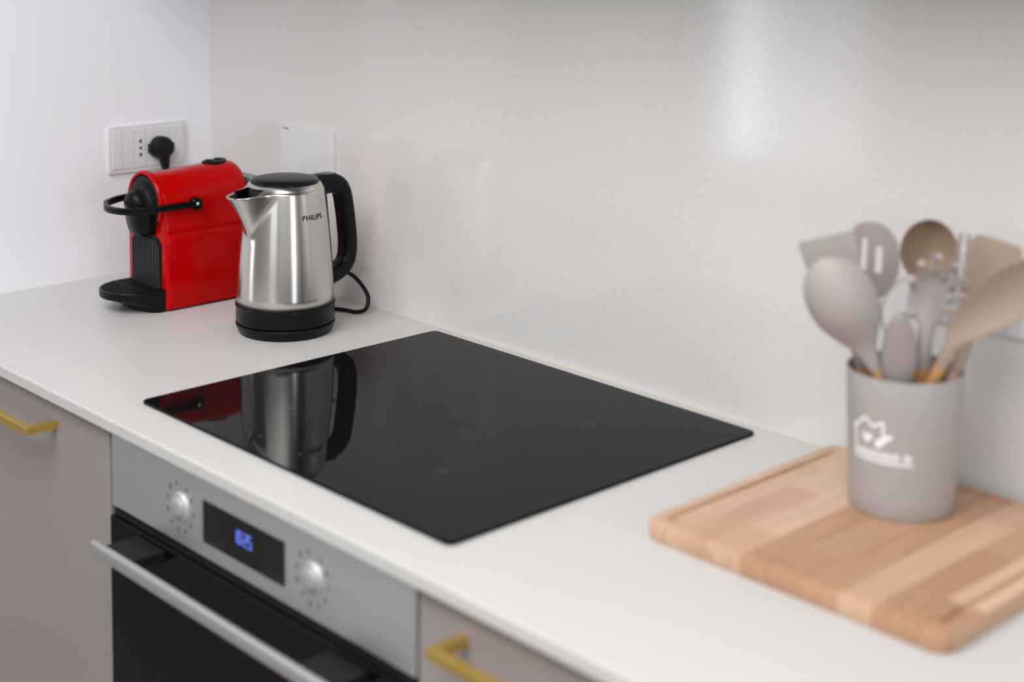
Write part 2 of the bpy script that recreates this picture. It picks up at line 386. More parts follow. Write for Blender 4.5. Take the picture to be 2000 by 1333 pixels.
# ------------------------------------------------------------------ hob
t = thing('induction_hob', 'black glass induction hob set on the worktop, reflecting the kettle', 'hob', (0.6441, -0.5151, 0))
W_, D_ = 0.601, 0.4952
link('glass', slab(rrect(W_, D_, 0.010, 5, W_/2, D_/2), 0.0003, 0.0042, 0.0009), 'hob_glass', t, angle=0.25)
zt = 0.00425
def cross_mark(name, cx, cy, r_, w_=0.0004):
    o = [(-w_, -r_), (w_, -r_), (w_, -w_), (r_, -w_), (r_, w_), (w_, w_), (w_, r_), (-w_, r_), (-w_, w_), (-r_, w_), (-r_, -w_), (-w_, -w_)]
    link(name, loft([[(cx+x, cy+y, z) for x, y in o] for z in (zt-0.0001, zt+0.00004)]), 'hob_print', t, smooth=False)
for cx, cy in ((0.155, 0.125), (0.155, 0.365), (0.446, 0.125), (0.446, 0.365)): cross_mark('zone_marking', cx, cy, 0.007)
for x in (0.215, 0.242, 0.269, 0.296, 0.323): cross_mark('touch_control', x, 0.0375, 0.0035)
link('underside', bx(0.01, W_-0.01, 0.01, D_-0.01, -0.0, 0.0004), 'dark_gap', t, smooth=False)

# ------------------------------------------------------------------ kettle
KX, KY = 0.4831, -0.1781
FA = math.atan2(-1.4887-KY, 2.3571-KX)          # direction towards the room
HA = FA + math.radians(180-52)                   # handle azimuth
SA = HA - PI                                     # spout azimuth
t = thing('electric_kettle', 'brushed steel electric kettle with black lid, handle and base band', 'kettle', (KX, KY, 0.0))
base = link('power_base', lathe([(0.0655, 0.0), (0.0690, 0.0015), (0.0725, 0.009), (0.0742, 0.0145), (0.0735, 0.0162), (0.060, 0.0165)], 96), 'black_plastic', t)
link('base_band', lathe([(0.070, 0.0170), (0.0728, 0.0185), (0.0738, 0.0215), (0.0735, 0.041), (0.0745, 0.0428), (0.0742, 0.0448), (0.0725, 0.0452)], 96), 'black_plastic', t)
# steel body: polar mesh whose upper part is pulled out into the V-shaped spout
def body_r(z):
    pts = [(0.0445, 0.0722), (0.07, 0.0716), (0.10, 0.0703), (0.13, 0.0680), (0.16, 0.0652), (0.19, 0.0618), (0.21, 0.0592), (0.2180, 0.0578), (0.2215, 0.0565), (0.2240, 0.0545), (0.2255, 0.0520), (0.2262, 0.0495)]
    for (z0, a), (z1, b_) in zip(pts, pts[1:]):
        if z <= z1: return a + (b_-a)*(z-z0)/(z1-z0)
    return pts[-1][1]
def spout_amount(z): return max(0, min(1, (z-0.148)/(0.2180-0.148)))
zs = [0.0445, 0.06, 0.08, 0.10, 0.12, 0.135, 0.146, 0.152, 0.158, 0.164, 0.170, 0.176, 0.182, 0.188, 0.194, 0.200, 0.205, 0.210, 0.214, 0.2180]
NA = 300
def body_pt(i, z):
    a = 2*PI*i/NA
    rr = body_r(z); s = spout_amount(z); zz = z
    d = (a-SA+PI) % (2*PI) - PI
    if s > 0:
        half = 0.16 + 0.60*s                     # the beak widens upwards: a V seen from the front
        q = abs(d)/half
        f = lambda q_: 1/(1+(q_*2.15)**3.2)
        b_ = max(0, (f(q)-f(1.0))/(1-f(1.0))) if q < 1 else 0
        rr += 0.042*(s**1.25)*b_
        zz -= 0.0045*b_*s**3                     # the lip dips towards its tip
    return (rr*math.cos(a), rr*math.sin(a), zz)
bm = bmesh.new()
rings = []
for z in zs:
    ring = []
    for i in range(NA):
        p = body_pt(i, z)
        a = 2*PI*i/NA; d = abs((a-SA+PI) % (2*PI) - PI)
        if z > 0.205 and d < 0.6:                # lip of the spout dips towards its sides
            pass
        ring.append(p)
    rings.append(ring)
add_loft(bm, rings, cap=False)
body = link('body', bm, 'kettle_steel', t, angle=1.2)
# shoulder between the wall of the body and the lid, left open over the spout
bm = bmesh.new(); rings = []
sh = [0.2180, 0.2215, 0.2240, 0.2255, 0.2262, 0.2262]
for k, z in enumerate(sh):
    ring = []
    for i in range(NA):
        a = 2*PI*i/NA
        rr = body_r(z) if k < 5 else 0.0485
        ring.append(body_pt(i, 0.2180) if k == 0 else (rr*math.cos(a), rr*math.sin(a), z))
    rings.append(ring)
R = [[bm.verts.new(p) for p in r_] for r_ in rings]
for k in range(len(R)-1):
    for i in range(NA):
        a = 2*PI*(i+0.5)/NA; d = abs((a-SA+PI) % (2*PI) - PI)
        j = (i+1) % NA
        if k == 0 and d < 0.34: continue
        bm.faces.new((R[k][i], R[k][j], R[k+1][j], R[k+1][i]))
link('shoulder', bm, 'kettle_steel', t, angle=1.2)
solidify(body, 0.0010, 0)
# dark inside of the spout: the strainer
bm = bmesh.new()
vs = []
for i in range(-14, 15):
    a = SA + i/14*0.38
    vs.append(((0.0555)*math.cos(a), 0.0555*math.sin(a)))
top = [bm.verts.new((x, y, 0.2225)) for x, y in vs]; bot = [bm.verts.new((x*1.0, y*1.0, 0.17)) for x, y in vs]
for i in range(len(vs)-1): bm.faces.new((top[i], top[i+1], bot[i+1], bot[i]))
solidify(link('strainer', bm, 'black_matte', t), 0.0008)
lid = link('lid', lathe([(0.0490, 0.2245), (0.0506, 0.2266), (0.0504, 0.2288), (0.0486, 0.2306), (0.0400, 0.2326), (0.025, 0.2340), (0.010, 0.2346), (0.0004, 0.2347)], 96), 'black_plastic', t)
# handle: D shape on the side opposite the spout
hd = Vector((math.cos(HA), math.sin(HA), 0))
hs = Vector((-math.sin(HA), math.cos(HA), 0))
path = catmull([(0.052, 0.2120), (0.070, 0.2135), (0.093, 0.2125), (0.108, 0.200), (0.1150, 0.172), (0.1195, 0.140), (0.1215, 0.112), (0.118, 0.090), (0.105, 0.0765), (0.088, 0.070), (0.071, 0.0675)], 6)
sec = rrect(0.030, 0.0250, 0.0085, 4)
rings = []
for i, p in enumerate(path):
    tt = (path[min(i+1, len(path)-1)] - path[max(i-1, 0)]).normalized()
    nn = Vector((-tt.y, tt.x)) if len(tt) == 2 else Vector((-tt[1], tt[0]))
    f = i/(len(path)-1)
    thick = 1.0 + 0.42*max(0, 1-f/0.30)
    wid = 0.93
    rings.append([tuple(hd*(p[0]+nn[0]*b_*thick) + hs*a*wid + Vector((0, 0, p[1]+nn[1]*b_*thick))) for a, b_ in sec])
hn = link('handle', loft(rings), 'black_plastic', t, angle=0.9)
# black spine of the handle along the body
rings = []
for z in (0.056, 0.075, 0.10, 0.14, 0.18, 0.205, 0.224):
    rr = body_r(z)
    rings.append([tuple(hd*(rr+q) + hs*s_ + Vector((0, 0, z))) for q, s_ in ((-0.004, -0.022), (0.0025, -0.0210), (0.0080, -0.0130), (0.0090, 0), (0.0080, 0.0130), (0.0025, 0.0210), (-0.004, 0.022))])
link('handle_spine', loft(rings), 'black_plastic', hn, angle=0.5)
bm = loft([[tuple(hd*(0.078+a*k) + hs*b_*k + Vector((0, 0, z))) for a, b_ in rrect(0.030, 0.024, 0.006, 4)] for z, k in ((0.2235, 1.0), (0.2278, 1.0), (0.2290, 0.92))])
link('lid_button', bm, 'black_gloss', hn)
# lettering on the steel
bm = text_bm('PHILIPS', 0.0106, bold=0.00016, align='CENTER', space=1.12)
TA = FA + math.radians(40.0)
for v in bm.verts:
    x, y = v.co.x, v.co.y; z = 0.1770+y; rr = body_r(z)+0.00085; a = TA + x/rr
    v.co = (rr*math.cos(a), rr*math.sin(a), z)
lt = link('lettering', bm, 'black_matte', body, smooth=False); lt['label'] = 'dark lettering'

# kettle cord: loops out behind the base over the worktop and back up behind the kettle
pts = [(0.428, -0.093, 0.006), (0.440, -0.062, 0.0034), (0.462, -0.050, 0.0034), (0.484, -0.045, 0.0040), (0.4965, -0.036, 0.0095), (0.4935, -0.029, 0.0250), (0.4830, -0.028, 0.0370), (0.4660, -0.029, 0.0490), (0.4480, -0.032, 0.0570), (0.420, -0.038, 0.0600), (0.395, -0.048, 0.0450), (0.385, -0.060, 0.020), (0.392, -0.080, 0.0045), (0.405, -0.105, 0.0040), (0.4195, -0.120, 0.0080)]
o = link('cord', tube([(x-KX, y-KY, z) for x, y, z in catmull(pts, 8)], 0.0033, n=12), 'black_plastic', t)

# ------------------------------------------------------------------ coffee machine
t = thing('coffee_machine', 'glossy red capsule coffee machine with black front and drip tray', 'coffee machine', (0.223, -0.260, 0))
def msec(y, inset=0.0):
    """outline (x, z) of the red shell at depth y"""
    hw, hu = 0.059-inset, 0.0530-inset
    zc = 0.160 + y*0.055; zb = 0.003
    pts = [(hw-0.004, zb), (hw-0.001, zb+0.001), (hw, zb+0.004), (hw, 0.060), (hw, 0.112), (hw, 0.118), (hw-0.0022, 0.1205), (hw-0.0022, 0.1235), (hw-0.0008, 0.1262), (hw-0.0012, 0.131), (hu+0.0015, 0.142), (hu, zc-0.008)]
    for k in range(0, 17):
        a = PI/2*k/16
        pts.append((hu*math.cos(a)**0.92 if k < 16 else 0.0, zc + (hu-0.0015)*math.sin(a)))
    left = [(-x, z) for x, z in pts[:-1]][::-1]
    return pts + left
ys = [(0.0, 0.0045), (0.0008, 0.0025), (0.0025, 0.0008), (0.0055, 0.0), (0.05, 0), (0.10, 0), (0.135, 0), (0.146, 0.0006), (0.153, 0.003), (0.158, 0.008), (0.160, 0.014)]
bm = loft([[(x, y, z) for x, z in msec(y, i_)] for y, i_ in ys])
shell = link('shell', bm, 'red_gloss', t, angle=0.75)
# hood rim: raised arch around the round black front
bm = bmesh.new()
arc = []
for k in range(0, 41):
    a = math.radians(-28 + 236*k/40)
    arc.append(a)
rings = []
for a in arc:
    ca, sa = math.cos(a), math.sin(a)
    ri, ro = 0.0452, 0.0515
    prof = [(ri, 0.002), (ri, -0.0045), (ri+0.0016, -0.0062), (ro-0.002, -0.0058), (ro, -0.0035), (ro, 0.002)]
    rings.append([(r_*ca, y_, 0.1655 + r_*sa) for r_, y_ in prof])
add_loft(bm, rings)
link('hood_rim', bm, 'red_gloss', shell, angle=0.7)
# round black front: collar, step, nose, and the coffee outlet below
zc = 0.1655
fr = link('brew_head', lathe([(0.0448, -0.001), (0.0448, 0.002), (0.0425, 0.0045), (0.0350, 0.0055), (0.0345, 0.0120), (0.0325, 0.0150), (0.0210, 0.0165)], 72, 'y', (0, 0, zc)), 'black_matte', t)
fr['label'] = 'round black front of the brewing head'
link('nose', lathe([(0.0215, 0.016), (0.0215, 0.0190), (0.0205, 0.0235), (0.0175, 0.0285), (0.0125, 0.0325), (0.006, 0.0345), (0.0003, 0.0350)], 56, 'y', (-0.001, 0, zc+0.002)), 'black_plastic', fr)
bm = loft([[(x, -y, z) for x, y in ((-w_, 0), (-w_, d_*0.55), (-w_*0.62, d_*0.92), (0, d_), (w_*0.62, d_*0.92), (w_, d_*0.55), (w_, 0))] for z, w_, d_ in ((0.117, 0.0235, 0.020), (0.120, 0.0265, 0.024), (0.135, 0.0310, 0.0275), (0.150, 0.0340, 0.0290), (0.1645, 0.0345, 0.0290))])
link('coffee_outlet', bm, 'black_plastic', fr, angle=0.7, bevel=0.0012)
# lever: a flat bar bent in a U from both hinges around the front
lp = [(0.0615, 0.052), (0.0612, 0.02), (0.0600, -0.006), (0.0560, -0.027), (0.044, -0.046), (0.024, -0.058), (0.0, -0.0625), (-0.024, -0.058), (-0.044, -0.046), (-0.0560, -0.027), (-0.0600, -0.006), (-0.0612, 0.02), (-0.0615, 0.052)]
pts = catmull([(x, y, 0.1665 - 0.004*max(0, -y)/0.06 + 0.0) for x, y in lp], 6)
sec = [(-0.0028, -0.0050), (0.0028, -0.0050), (0.0028, -0.0012), (0.0016, 0.0), (0.0028, 0.0012), (0.0028, 0.0050), (-0.0028, 0.0050), (-0.0028, 0.0012), (-0.0016, 0.0), (-0.0028, -0.0012)]
lv = link('lever', tube(pts, 1, sect=sec), 'black_plastic', t, angle=0.5)
for s_ in (1, -1):
    c = (s_*0.0530, 0.054, 0.1665)
    pr = [(0.0100, 0), (0.0100, s_*0.0095), (0.0088, s_*0.0112), (0.0062, s_*0.0118), (0.0055, s_*0.0105), (0.0003, s_*0.0105)]
    link('hinge', lathe(pr, 36, 'x', c), 'black_gloss', lv)
    h2 = link('hinge_pin', lathe([(0.0030, s_*0.010), (0.0030, s_*0.0118), (0.002, s_*0.0128), (0.0003, s_*0.0130)], 20, 'x', c), 'chrome', lv)
    h2['label'] = 'chrome pin'
# top button
bm = bmesh.new()
zt = lambda y: 0.160 + y*0.055 + 0.0515
add_loft(bm, [[(x*k, 0.124+y*k, zt(0.124+y*k) - 8.5*(x*k)**2 + dz) for x, y in rrect(0.034, 0.040, 0.0165, 6)] for k, dz in ((1.0, -0.002), (1.0, 0.0022), (0.92, 0.0034), (0.55, 0.0036))])
bt = link('button_pad', bm, 'black_plastic', t)
for yy in (0.114, 0.132):
    bm = lathe([(0.0065, 0), (0.0062, 0.0016), (0.0045, 0.0021), (0.0003, 0.0023)], 28, 'z', (0.0, yy, zt(yy)+0.0030))
    link('cup_button', bm, 'black_gloss', bt)
# front grille: arched black plate with ribs
bm = bmesh.new()
def arch_out(w_, z0, z1, r_, r2=None):
    o = [(-w_, z0), (w_, z0)]
    for k in range(9): a = PI/2*k/8; o.append((w_-r_+r_*math.cos(a), z1-r_+r_*math.sin(a)))
    for k in range(9): a = PI/2+PI/2*k/8; o.append((-w_+r_+r_*math.cos(a), z1-r_+r_*math.sin(a)))
    return o
oo = arch_out(0.0442, 0.012, 0.1165, 0.020)
add_loft(bm, [[(x, 0.001, z) for x, z in oo], [(x, -0.0014, z) for x, z in oo]])
gr = link('grille', bm, 'black_matte', t, smooth=False)
gr['label'] = 'ribbed black front grille'
bm = bmesh.new()
for i in range(12):
    x = -0.0390 + i*0.0780/11
    ztop = 0.112 - (0 if abs(x) < 0.030 else (abs(x)-0.030)*0.9)
    add_box(bm, x-0.0019, x+0.0019, -0.0046, -0.0012, 0.030, ztop)
link('ribs', bm, 'rib_grey', gr, smooth=False, bevel=0.0007)
# drip tray
def tray_out(k, y0=0.0):
    o = []
    for j in range(0, 25):
        a = PI*j/24
        o.append((0.0555*k*math.cos(a), -0.018-0.060*k*math.sin(a)))
    return [(0.0555*k, y0)] + o + [(-0.0555*k, y0)]
def tl(k, z, dy=0): return [(x, min(y_, 0) if dy == 0 else y_*dy, z) for x, y_ in tray_out(k)]
bm = loft([[(x, y_*0.42 if y_ < -0.001 else y_, 0.0015) for x, y_ in tray_out(0.97)],
           [(x, y_*0.50 if y_ < -0.001 else y_, 0.009) for x, y_ in tray_out(0.985)],
           tl(0.985, 0.0235), tl(1.0, 0.0250), tl(1.0, 0.0340), tl(0.985, 0.0352), tl(0.93, 0.0352), tl(0.925, 0.0335)])
tr = link('drip_tray', bm, 'black_plastic', t, angle=0.6)
bm = bmesh.new()
for i in range(12):
    x = -0.0440 + i*0.0080
    yy = -0.020-0.0525*math.sqrt(max(0, 1-(x/0.051)**2))
    add_box(bm, x-0.0014, x+0.0014, yy, -0.004, 0.0334, 0.0358)
add_box(bm, -0.049, 0.049, -0.034, -0.031, 0.0334, 0.0362)
link('drip_grid', bm, 'black_matte', tr, smooth=False)
# water tank peeping out behind
bm = loft([[(x*k, 0.173+y_*k, z) for x, y_ in rrect(0.098, 0.024, 0.010, 5)] for z, k in ((0.003, 1), (0.190, 1), (0.193, 0.96))])
link('water_tank', bm, 'tank_grey', t)
# small red rivets on the side
for yy, zz in ((0.012, 0.1325), (0.066, 0.1375)):
    link('rivet', lathe([(0.0022, -0.001), (0.0020, 0.0008), (0.0012, 0.0014), (0.0002, 0.0016)], 16, 'x', (0.0578 if zz < 0.135 else 0.0560, yy, zz)), 'red_gloss', shell)
# raised lettering low on the side
bm = text_bm('IN', 0.012, bold=0.0002, extrude=0.0003)
for v in bm.verts:
    x, y, z = v.co; v.co = (0.0591+z, 0.016+x, 0.012+y)
link('lettering', bm, 'red_gloss', shell, smooth=False)

# ------------------------------------------------------------------ socket plate on the left wall
t = thing('wall_socket_plate', 'wide white socket plate on the left wall holding the black plug', 'socket', (0, -0.1309, 0.2155))
# local frame: y runs along the wall towards the back wall, z up
pw, ph = 0.1515, 0.0820
bm = loft([[(x, y*k, z*k2) for y, z in rrect(pw, ph, 0.003, 3)] for x, k, k2 in ((0.0, 1, 1), (0.0045, 1, 1), (0.0062, 0.985, 0.972))])
link('plate', bm, 'white_plastic', t, angle=0.4)
mods = [(-0.0690, -0.0500), (-0.0492, -0.0282), (-0.0274, -0.0052), (-0.0044, 0.0408), (0.0416, 0.0690)]
for k, (a, b_) in enumerate(mods):
    md = link('socket_module', bx(0.0060, 0.0078, a, b_, -0.0335, 0.0335), 'white_plastic', t, smooth=False, bevel=0.0006)
    if k == 1:
        link('light_strip', bx(0.0077, 0.0082, (a+b_)/2-0.0015, (a+b_)/2+0.0015, -0.012, 0.012), 'white_glass', md, smooth=False)
    if k == 2:
        bm = bmesh.new(); yc = (a+b_)/2+0.001
        for dz in (-0.0125, 0.0, 0.0125):
            add_lathe(bm, [(0.0024, 0.0074), (0.0024, 0.0081)], 16, 'x', (0, yc, dz))
        for s_ in (1, -1):
            add_lathe(bm, [(0.0018, 0.0074), (0.0018, 0.00812)], 16, 'x', (0, yc, s_*0.0100))
            add_box(bm, 0.0074, 0.0081, yc-0.0016, yc+0.0016, min(s_*0.010, s_*0.0125), max(s_*0.010, s_*0.0125))
        link('socket_holes', bm, 'black_matte', md, smooth=False)
# the plug: round body with side grips and a cable sleeve
t = thing('power_plug', 'round black power plug pushed into the left wall socket', 'plug', (0.0080, -0.1105, 0.2140))
link('body', lathe([(0.0195, 0.0), (0.0200, 0.006), (0.0196, 0.016), (0.0180, 0.0195), (0.0120, 0.0205), (0.0003, 0.0208)], 48, 'x'), 'black_matte', t)
for s_ in (1, -1): link('side_grip', bx(0.0004, 0.014, min(s_*0.0150, s_*0.0228), max(s_*0.0150, s_*0.0228), -0.0085, 0.0075), 'black_matte', t, smooth=False, bevel=0.0012)
bm = loft([[(0.0105+a, 0.004+b_+dy, z) for a, b_ in rrect(w_, w2, 0.003, 3)] for z, w_, w2, dy in ((-0.012, 0.017, 0.016, 0.0), (-0.026, 0.013, 0.0145, 0.001), (-0.0385, 0.010, 0.0115, 0.002), (-0.0390, 0.0065, 0.0075, 0.002), (-0.043, 0.0065, 0.0075, 0.002))])
link('cable_sleeve', bm, 'black_matte', t)
link('cable', tube(catmull([(0.0105, 0.006, -0.042), (0.011, 0.006, -0.075), (0.018, 0.008, -0.13), (0.045, 0.022, -0.18), (0.085, 0.06, -0.2085), (0.13, 0.085, -0.2105), (0.175, 0.082, -0.2105), (0.2, 0.07, -0.209)], 6), 0.0032, n=10), 'black_plastic', t)

# ------------------------------------------------------------------ white plates on the back wall
def wall_plate(x0, x1, z0, z1, label, stripe_right=True, marks=True):
    t = thing('wall_switch_plate', label, 'switch plate', ((x0+x1)/2, 0, (z0+z1)/2))
    w_, h_ = x1-x0, z1-z0
    link('glass_face', bx(-w_/2, w_/2-0.0205, -0.0065, 0, -h_/2, h_/2), 'white_glass', t, smooth=False, bevel=0.0008)
    s_ = link('edge_strip', bx(w_/2-0.0195, w_/2, -0.0068, 0, -h_/2, h_/2), 'white_plastic', t, smooth=False, bevel=0.0008)
    if marks:
        bm = bmesh.new()
        add_box(bm, -w_/2+0.0075, -w_/2+0.0090, -0.0067, -0.0064, h_/2-0.0080, h_/2-0.0045)
        for k in range(5): add_box(bm, -w_/2+0.0125+k*0.0026, -w_/2+0.0146+k*0.0026, -0.0067, -0.0064, h_/2-0.0080, h_/2-0.0058)
        link('small_print', bm, 'print_grey', t, smooth=False)
    return t
wall_plate(0.2236, 0.3720, 0.1860, 0.2700, 'white glass plate on the back wall, half hidden behind the kettle')
wall_plate(1.4270, 1.5775, 0.1870, 0.2700, 'white plate on the back wall behind the utensils', marks=False)

# ------------------------------------------------------------------ cutting board
def ring_r(w_, h_, r_, z): return [(x, y, z) for x, y in rrect(w_, h_, r_, 6)]
bw, bh = 0.345, 0.330
rings = [ring_r(bw-0.006, bh-0.006, 0.013, 0.0), ring_r(bw-0.0015, bh-0.0015, 0.0155, 0.0010), ring_r(bw, bh, 0.016, 0.0035), ring_r(bw, bh, 0.016, 0.0165),
         ring_r(bw-0.0015, bh-0.0015, 0.0155, 0.0188), ring_r(bw-0.007, bh-0.007, 0.0125, 0.0200)]
for k in range(7):                                    # the routed groove
    a = PI*k/6
    rings.append(ring_r(bw-0.028-0.0085+0.0085*math.cos(a)-0.0, bh-0.028-0.0085+0.0085*math.cos(a), 0.010-0.004*k/6, 0.0200-0.0060*math.sin(a)))
rings.append(ring_r(0.2, 0.19, 0.006, 0.0200))
t = tag(link('cutting_board', loft(rings), 'beech', angle=0.5), 'beech chopping board with a juice groove, under the utensil cup', 'cutting board')
t.location = (1.3560+bw/2, -0.3520+bh/2, TOP+0.0001)

# ------------------------------------------------------------------ utensil cup
CX, CY = 1.5106, -0.1224
t = thing('utensil_cup', 'greige cup with a white printed house logo, full of utensils, on the board', 'cup', (CX, CY, 0.0201))
def cup_r(z): return 0.0540 + 0.0058*z/0.146
prof = [(0.0500, 0.0), (0.0530, 0.0008), (0.0541, 0.003)] + [(cup_r(z), z) for z in (0.02, 0.05, 0.08, 0.11, 0.1445)] + [(0.0593, 0.1460), (0.0580, 0.1455)] + [(cup_r(z)-0.0024, z) for z in (0.14, 0.10, 0.05, 0.006)] + [(0.045, 0.0035), (0.0004, 0.0035)]
link('body', lathe(prof, 96), 'cup_taupe', t)
# logo: wrapped on the wall of the cup; u runs to the right as seen from the room, v up
CA = math.atan2(-0.85006, 0.52669)
bm = bmesh.new()
def wrap_poly(pts, off=0.0004):
    vs = []
    for u_, v_ in pts:
        a = CA + u_/0.056; rr = cup_r(v_)+off
        vs.append(bm.verts.new((rr*math.cos(a), rr*math.sin(a), v_)))
    bm.faces.new(vs)
def stroke(p, q, w_=0.0028):
    P, Q = Vector(p), Vector(q); n_ = max(1, int((Q-P).length/0.003)); d_ = (Q-P).normalized(); s_ = Vector((-d_.y, d_.x))*w_/2
    P = P - d_*w_*0.3; Q = Q + d_*w_*0.3
    for k in range(n_):
        a = P.lerp(Q, k/n_); b2 = P.lerp(Q, (k+1)/n_)
        wrap_poly([tuple(a-s_), tuple(b2-s_), tuple(b2+s_), tuple(a+s_)])
U0 = -0.046
roof_l, apex, roof_r = (U0-0.010, 0.0895), (U0+0.007, 0.1035), (U0+0.026, 0.0895)
stroke(roof_l, apex); stroke(apex, (U0+0.016, 0.0960)); stroke((U0+0.016, 0.0960), (U0+0.026, 0.1020)); stroke((U0+0.026, 0.1020), (U0+0.028, 0.0800))
stroke((U0-0.006, 0.0905), (U0-0.006, 0.0620)); stroke((U0+0.020, 0.0800), (U0+0.034, 0.0880), 0.0050); stroke((U0+0.021, 0.0760), (U0+0.027, 0.0830), 0.0050)
stroke((U0+0.005, 0.0860), (U0+0.009, 0.0800), 0.005); stroke((U0+0.013, 0.0860), (U0+0.009, 0.0800), 0.005)
stroke((U0-0.006, 0.0605), (U0+0.056, 0.0605), 0.0026)
for k in range(15):                               # a row of small letters
    if k == 12: continue
    x = U0-0.004 + k*0.0040
    stroke((x, 0.0640), (x, 0.0705), 0.0014)
    stroke((x, 0.0705 if k % 2 else 0.0672), (x+0.0024, 0.0705 if k % 2 else 0.0672), 0.0014)
    stroke((x+0.0024, 0.0640), (x+0.0024, 0.0705 if k % 3 else 0.0675), 0.0014)
lg = link('logo', bm, 'print_white', t, smooth=False); lg['label'] = 'white printed house logo'

# ------------------------------------------------------------------ utensils
FV = Vector((0.52669, -0.85006, 0)); RV = Vector((0.85006, 0.52669, 0))   # towards the room, to the right
def W(r_, f_, z): return Vector((CX, CY, 0)) + RV*r_ + FV*f_ + Vector((0, 0, z))
def utensil(name, label, cat, J, T, twist=0.0, wood='handle_wood', hl=None):
    """Empty at the joint of head and handle; local z = up the head, y = away from the room, x = right"""
    J, T = W(*J), W(*T); a = (T-J).normalized()
    f = (FV - a*FV.dot(a)).normalized(); x = a.cross(f)                    # f towards room
    m3 = Matrix((-x if x.dot(RV) < 0 else x, -f, a)).transposed()
    if m3.determinant() < 0: m3 = Matrix((x, -f, a)).transposed()
    m3 = m3 @ Matrix.Rotation(twist, 3, 'Z')
    t = thing(name, label, cat, (J.x, J.y, J.z), mat3=m3)
    L = (J.z-0.0290)/a.z if hl is None else hl
    prof = [(0.0004, -L), (0.004, -L+0.0006), (0.0058, -L+0.003), (0.0066, -L+0.02), (0.0070, -L*0.5), (0.0066, -0.006), (0.0064, 0.0)]
    h = link('handle', lathe(prof, 24), wood, t)
    h['label'] = 'wooden handle'
    return t, (T-J).length
def head(t, secs, material, name='head', twist_n=28, slots=None):
    """secs: (z, half width, half thickness, dish depth, y offset)"""
    rings = []
    for z, hw, ht, dish, yo in secs:
        ring = []
        n_ = twist_n
        for i in range(n_):
            a = 2*PI*i/n_
            x = hw*math.cos(a); q = math.cos(a)
            e = math.sin(a)
            y = ht*(abs(e)**0.7)*(1 if e > 0 else -1) + dish*(1-q*q) + yo
            ring.append((x, y, z))
        rings.append(ring)
    return link(name, loft(rings), material, t, angle=1.0)
def oval(z0, z1, hw, ht, dish, n_=14, neck=(0.0055, 0.0045), neck_z=0.0, pw=0.5, yo=0.0):
    """neck from 0 to z0, then an oval blade from z0 to z1"""
    s = [(neck_z, 0.0068, 0.0062, 0, 0), (neck_z+0.004, 0.0066, 0.006, 0, 0), ((neck_z+z0)*0.5, neck[0], neck[1], 0, 0)]
    for k in range(n_+1):
        f = k/n_; z = z0 + (z1-z0)*(1-math.cos(PI*f))/2
        g = (z-z0)/(z1-z0); ww = math.sqrt(max(0, 1-(2*g-1)**2))
        w_ = max(neck[0]*(1-g) + 0.0008*g, hw*ww**(2*pw))
        tt = neck[1]*(1-min(1, g*4)) + ht*min(1, g*4)
        s.append((z, w_, max(0.0006, tt if f < 0.98 else 0.0007), dish*ww, yo*g))
    return s
# 1 big ladle, its round back turned to the room
t, L = utensil('ladle', 'big rounded greige ladle at the front left of the cup, leaning left', 'ladle', (-0.0293, 0.034, 0.1711), (-0.0882, 0.063, 0.2950))
head(t, [(0, 0.0068, 0.0062, 0, 0), (0.012, 0.0085, 0.0060, 0, 0), (0.026, 0.0120, 0.0050, -0.001, 0), (0.038, 0.0200, 0.0035, -0.006, 0), (0.050, 0.0275, 0.003, -0.013, 0), (0.064, 0.0335, 0.003, -0.019, 0), (0.080, 0.0360, 0.003, -0.022, 0), (0.096, 0.0350, 0.003, -0.020, 0), (0.110, 0.0305, 0.003, -0.015, 0), (0.121, 0.0235, 0.003, -0.009, 0), (0.128, 0.0150, 0.0025, -0.004, 0), (0.1315, 0.006, 0.002, -0.001, 0), (0.1325, 0.001, 0.001, 0, 0)], 'silicone')
# 2 square turner behind it
t, L = utensil('turner', 'flat square greige turner behind the big ladle', 'turner', (-0.0440, 0.0, 0.1628), (-0.0855, 0.010, 0.3016), twist=0.0)
head(t, [(0, 0.0066, 0.006, 0, 0), (0.01, 0.0066, 0.006, 0, 0), (0.05, 0.0060, 0.004, 0, 0), (0.070, 0.0090, 0.003, 0, 0), (0.085, 0.0240, 0.002, 0, 0), (0.095, 0.0265, 0.0016, 0, 0), (0.140, 0.0295, 0.0014, 0, 0), (0.143, 0.0285, 0.001, 0, 0)], 'silicone')
# 3 slotted turner
t, L = utensil('slotted_turner', 'slotted turner with rounded top between ladle and deep spoon', 'turner', (-0.0372, -0.028, 0.1793), (-0.0348, -0.045, 0.3081), twist=-0.12)
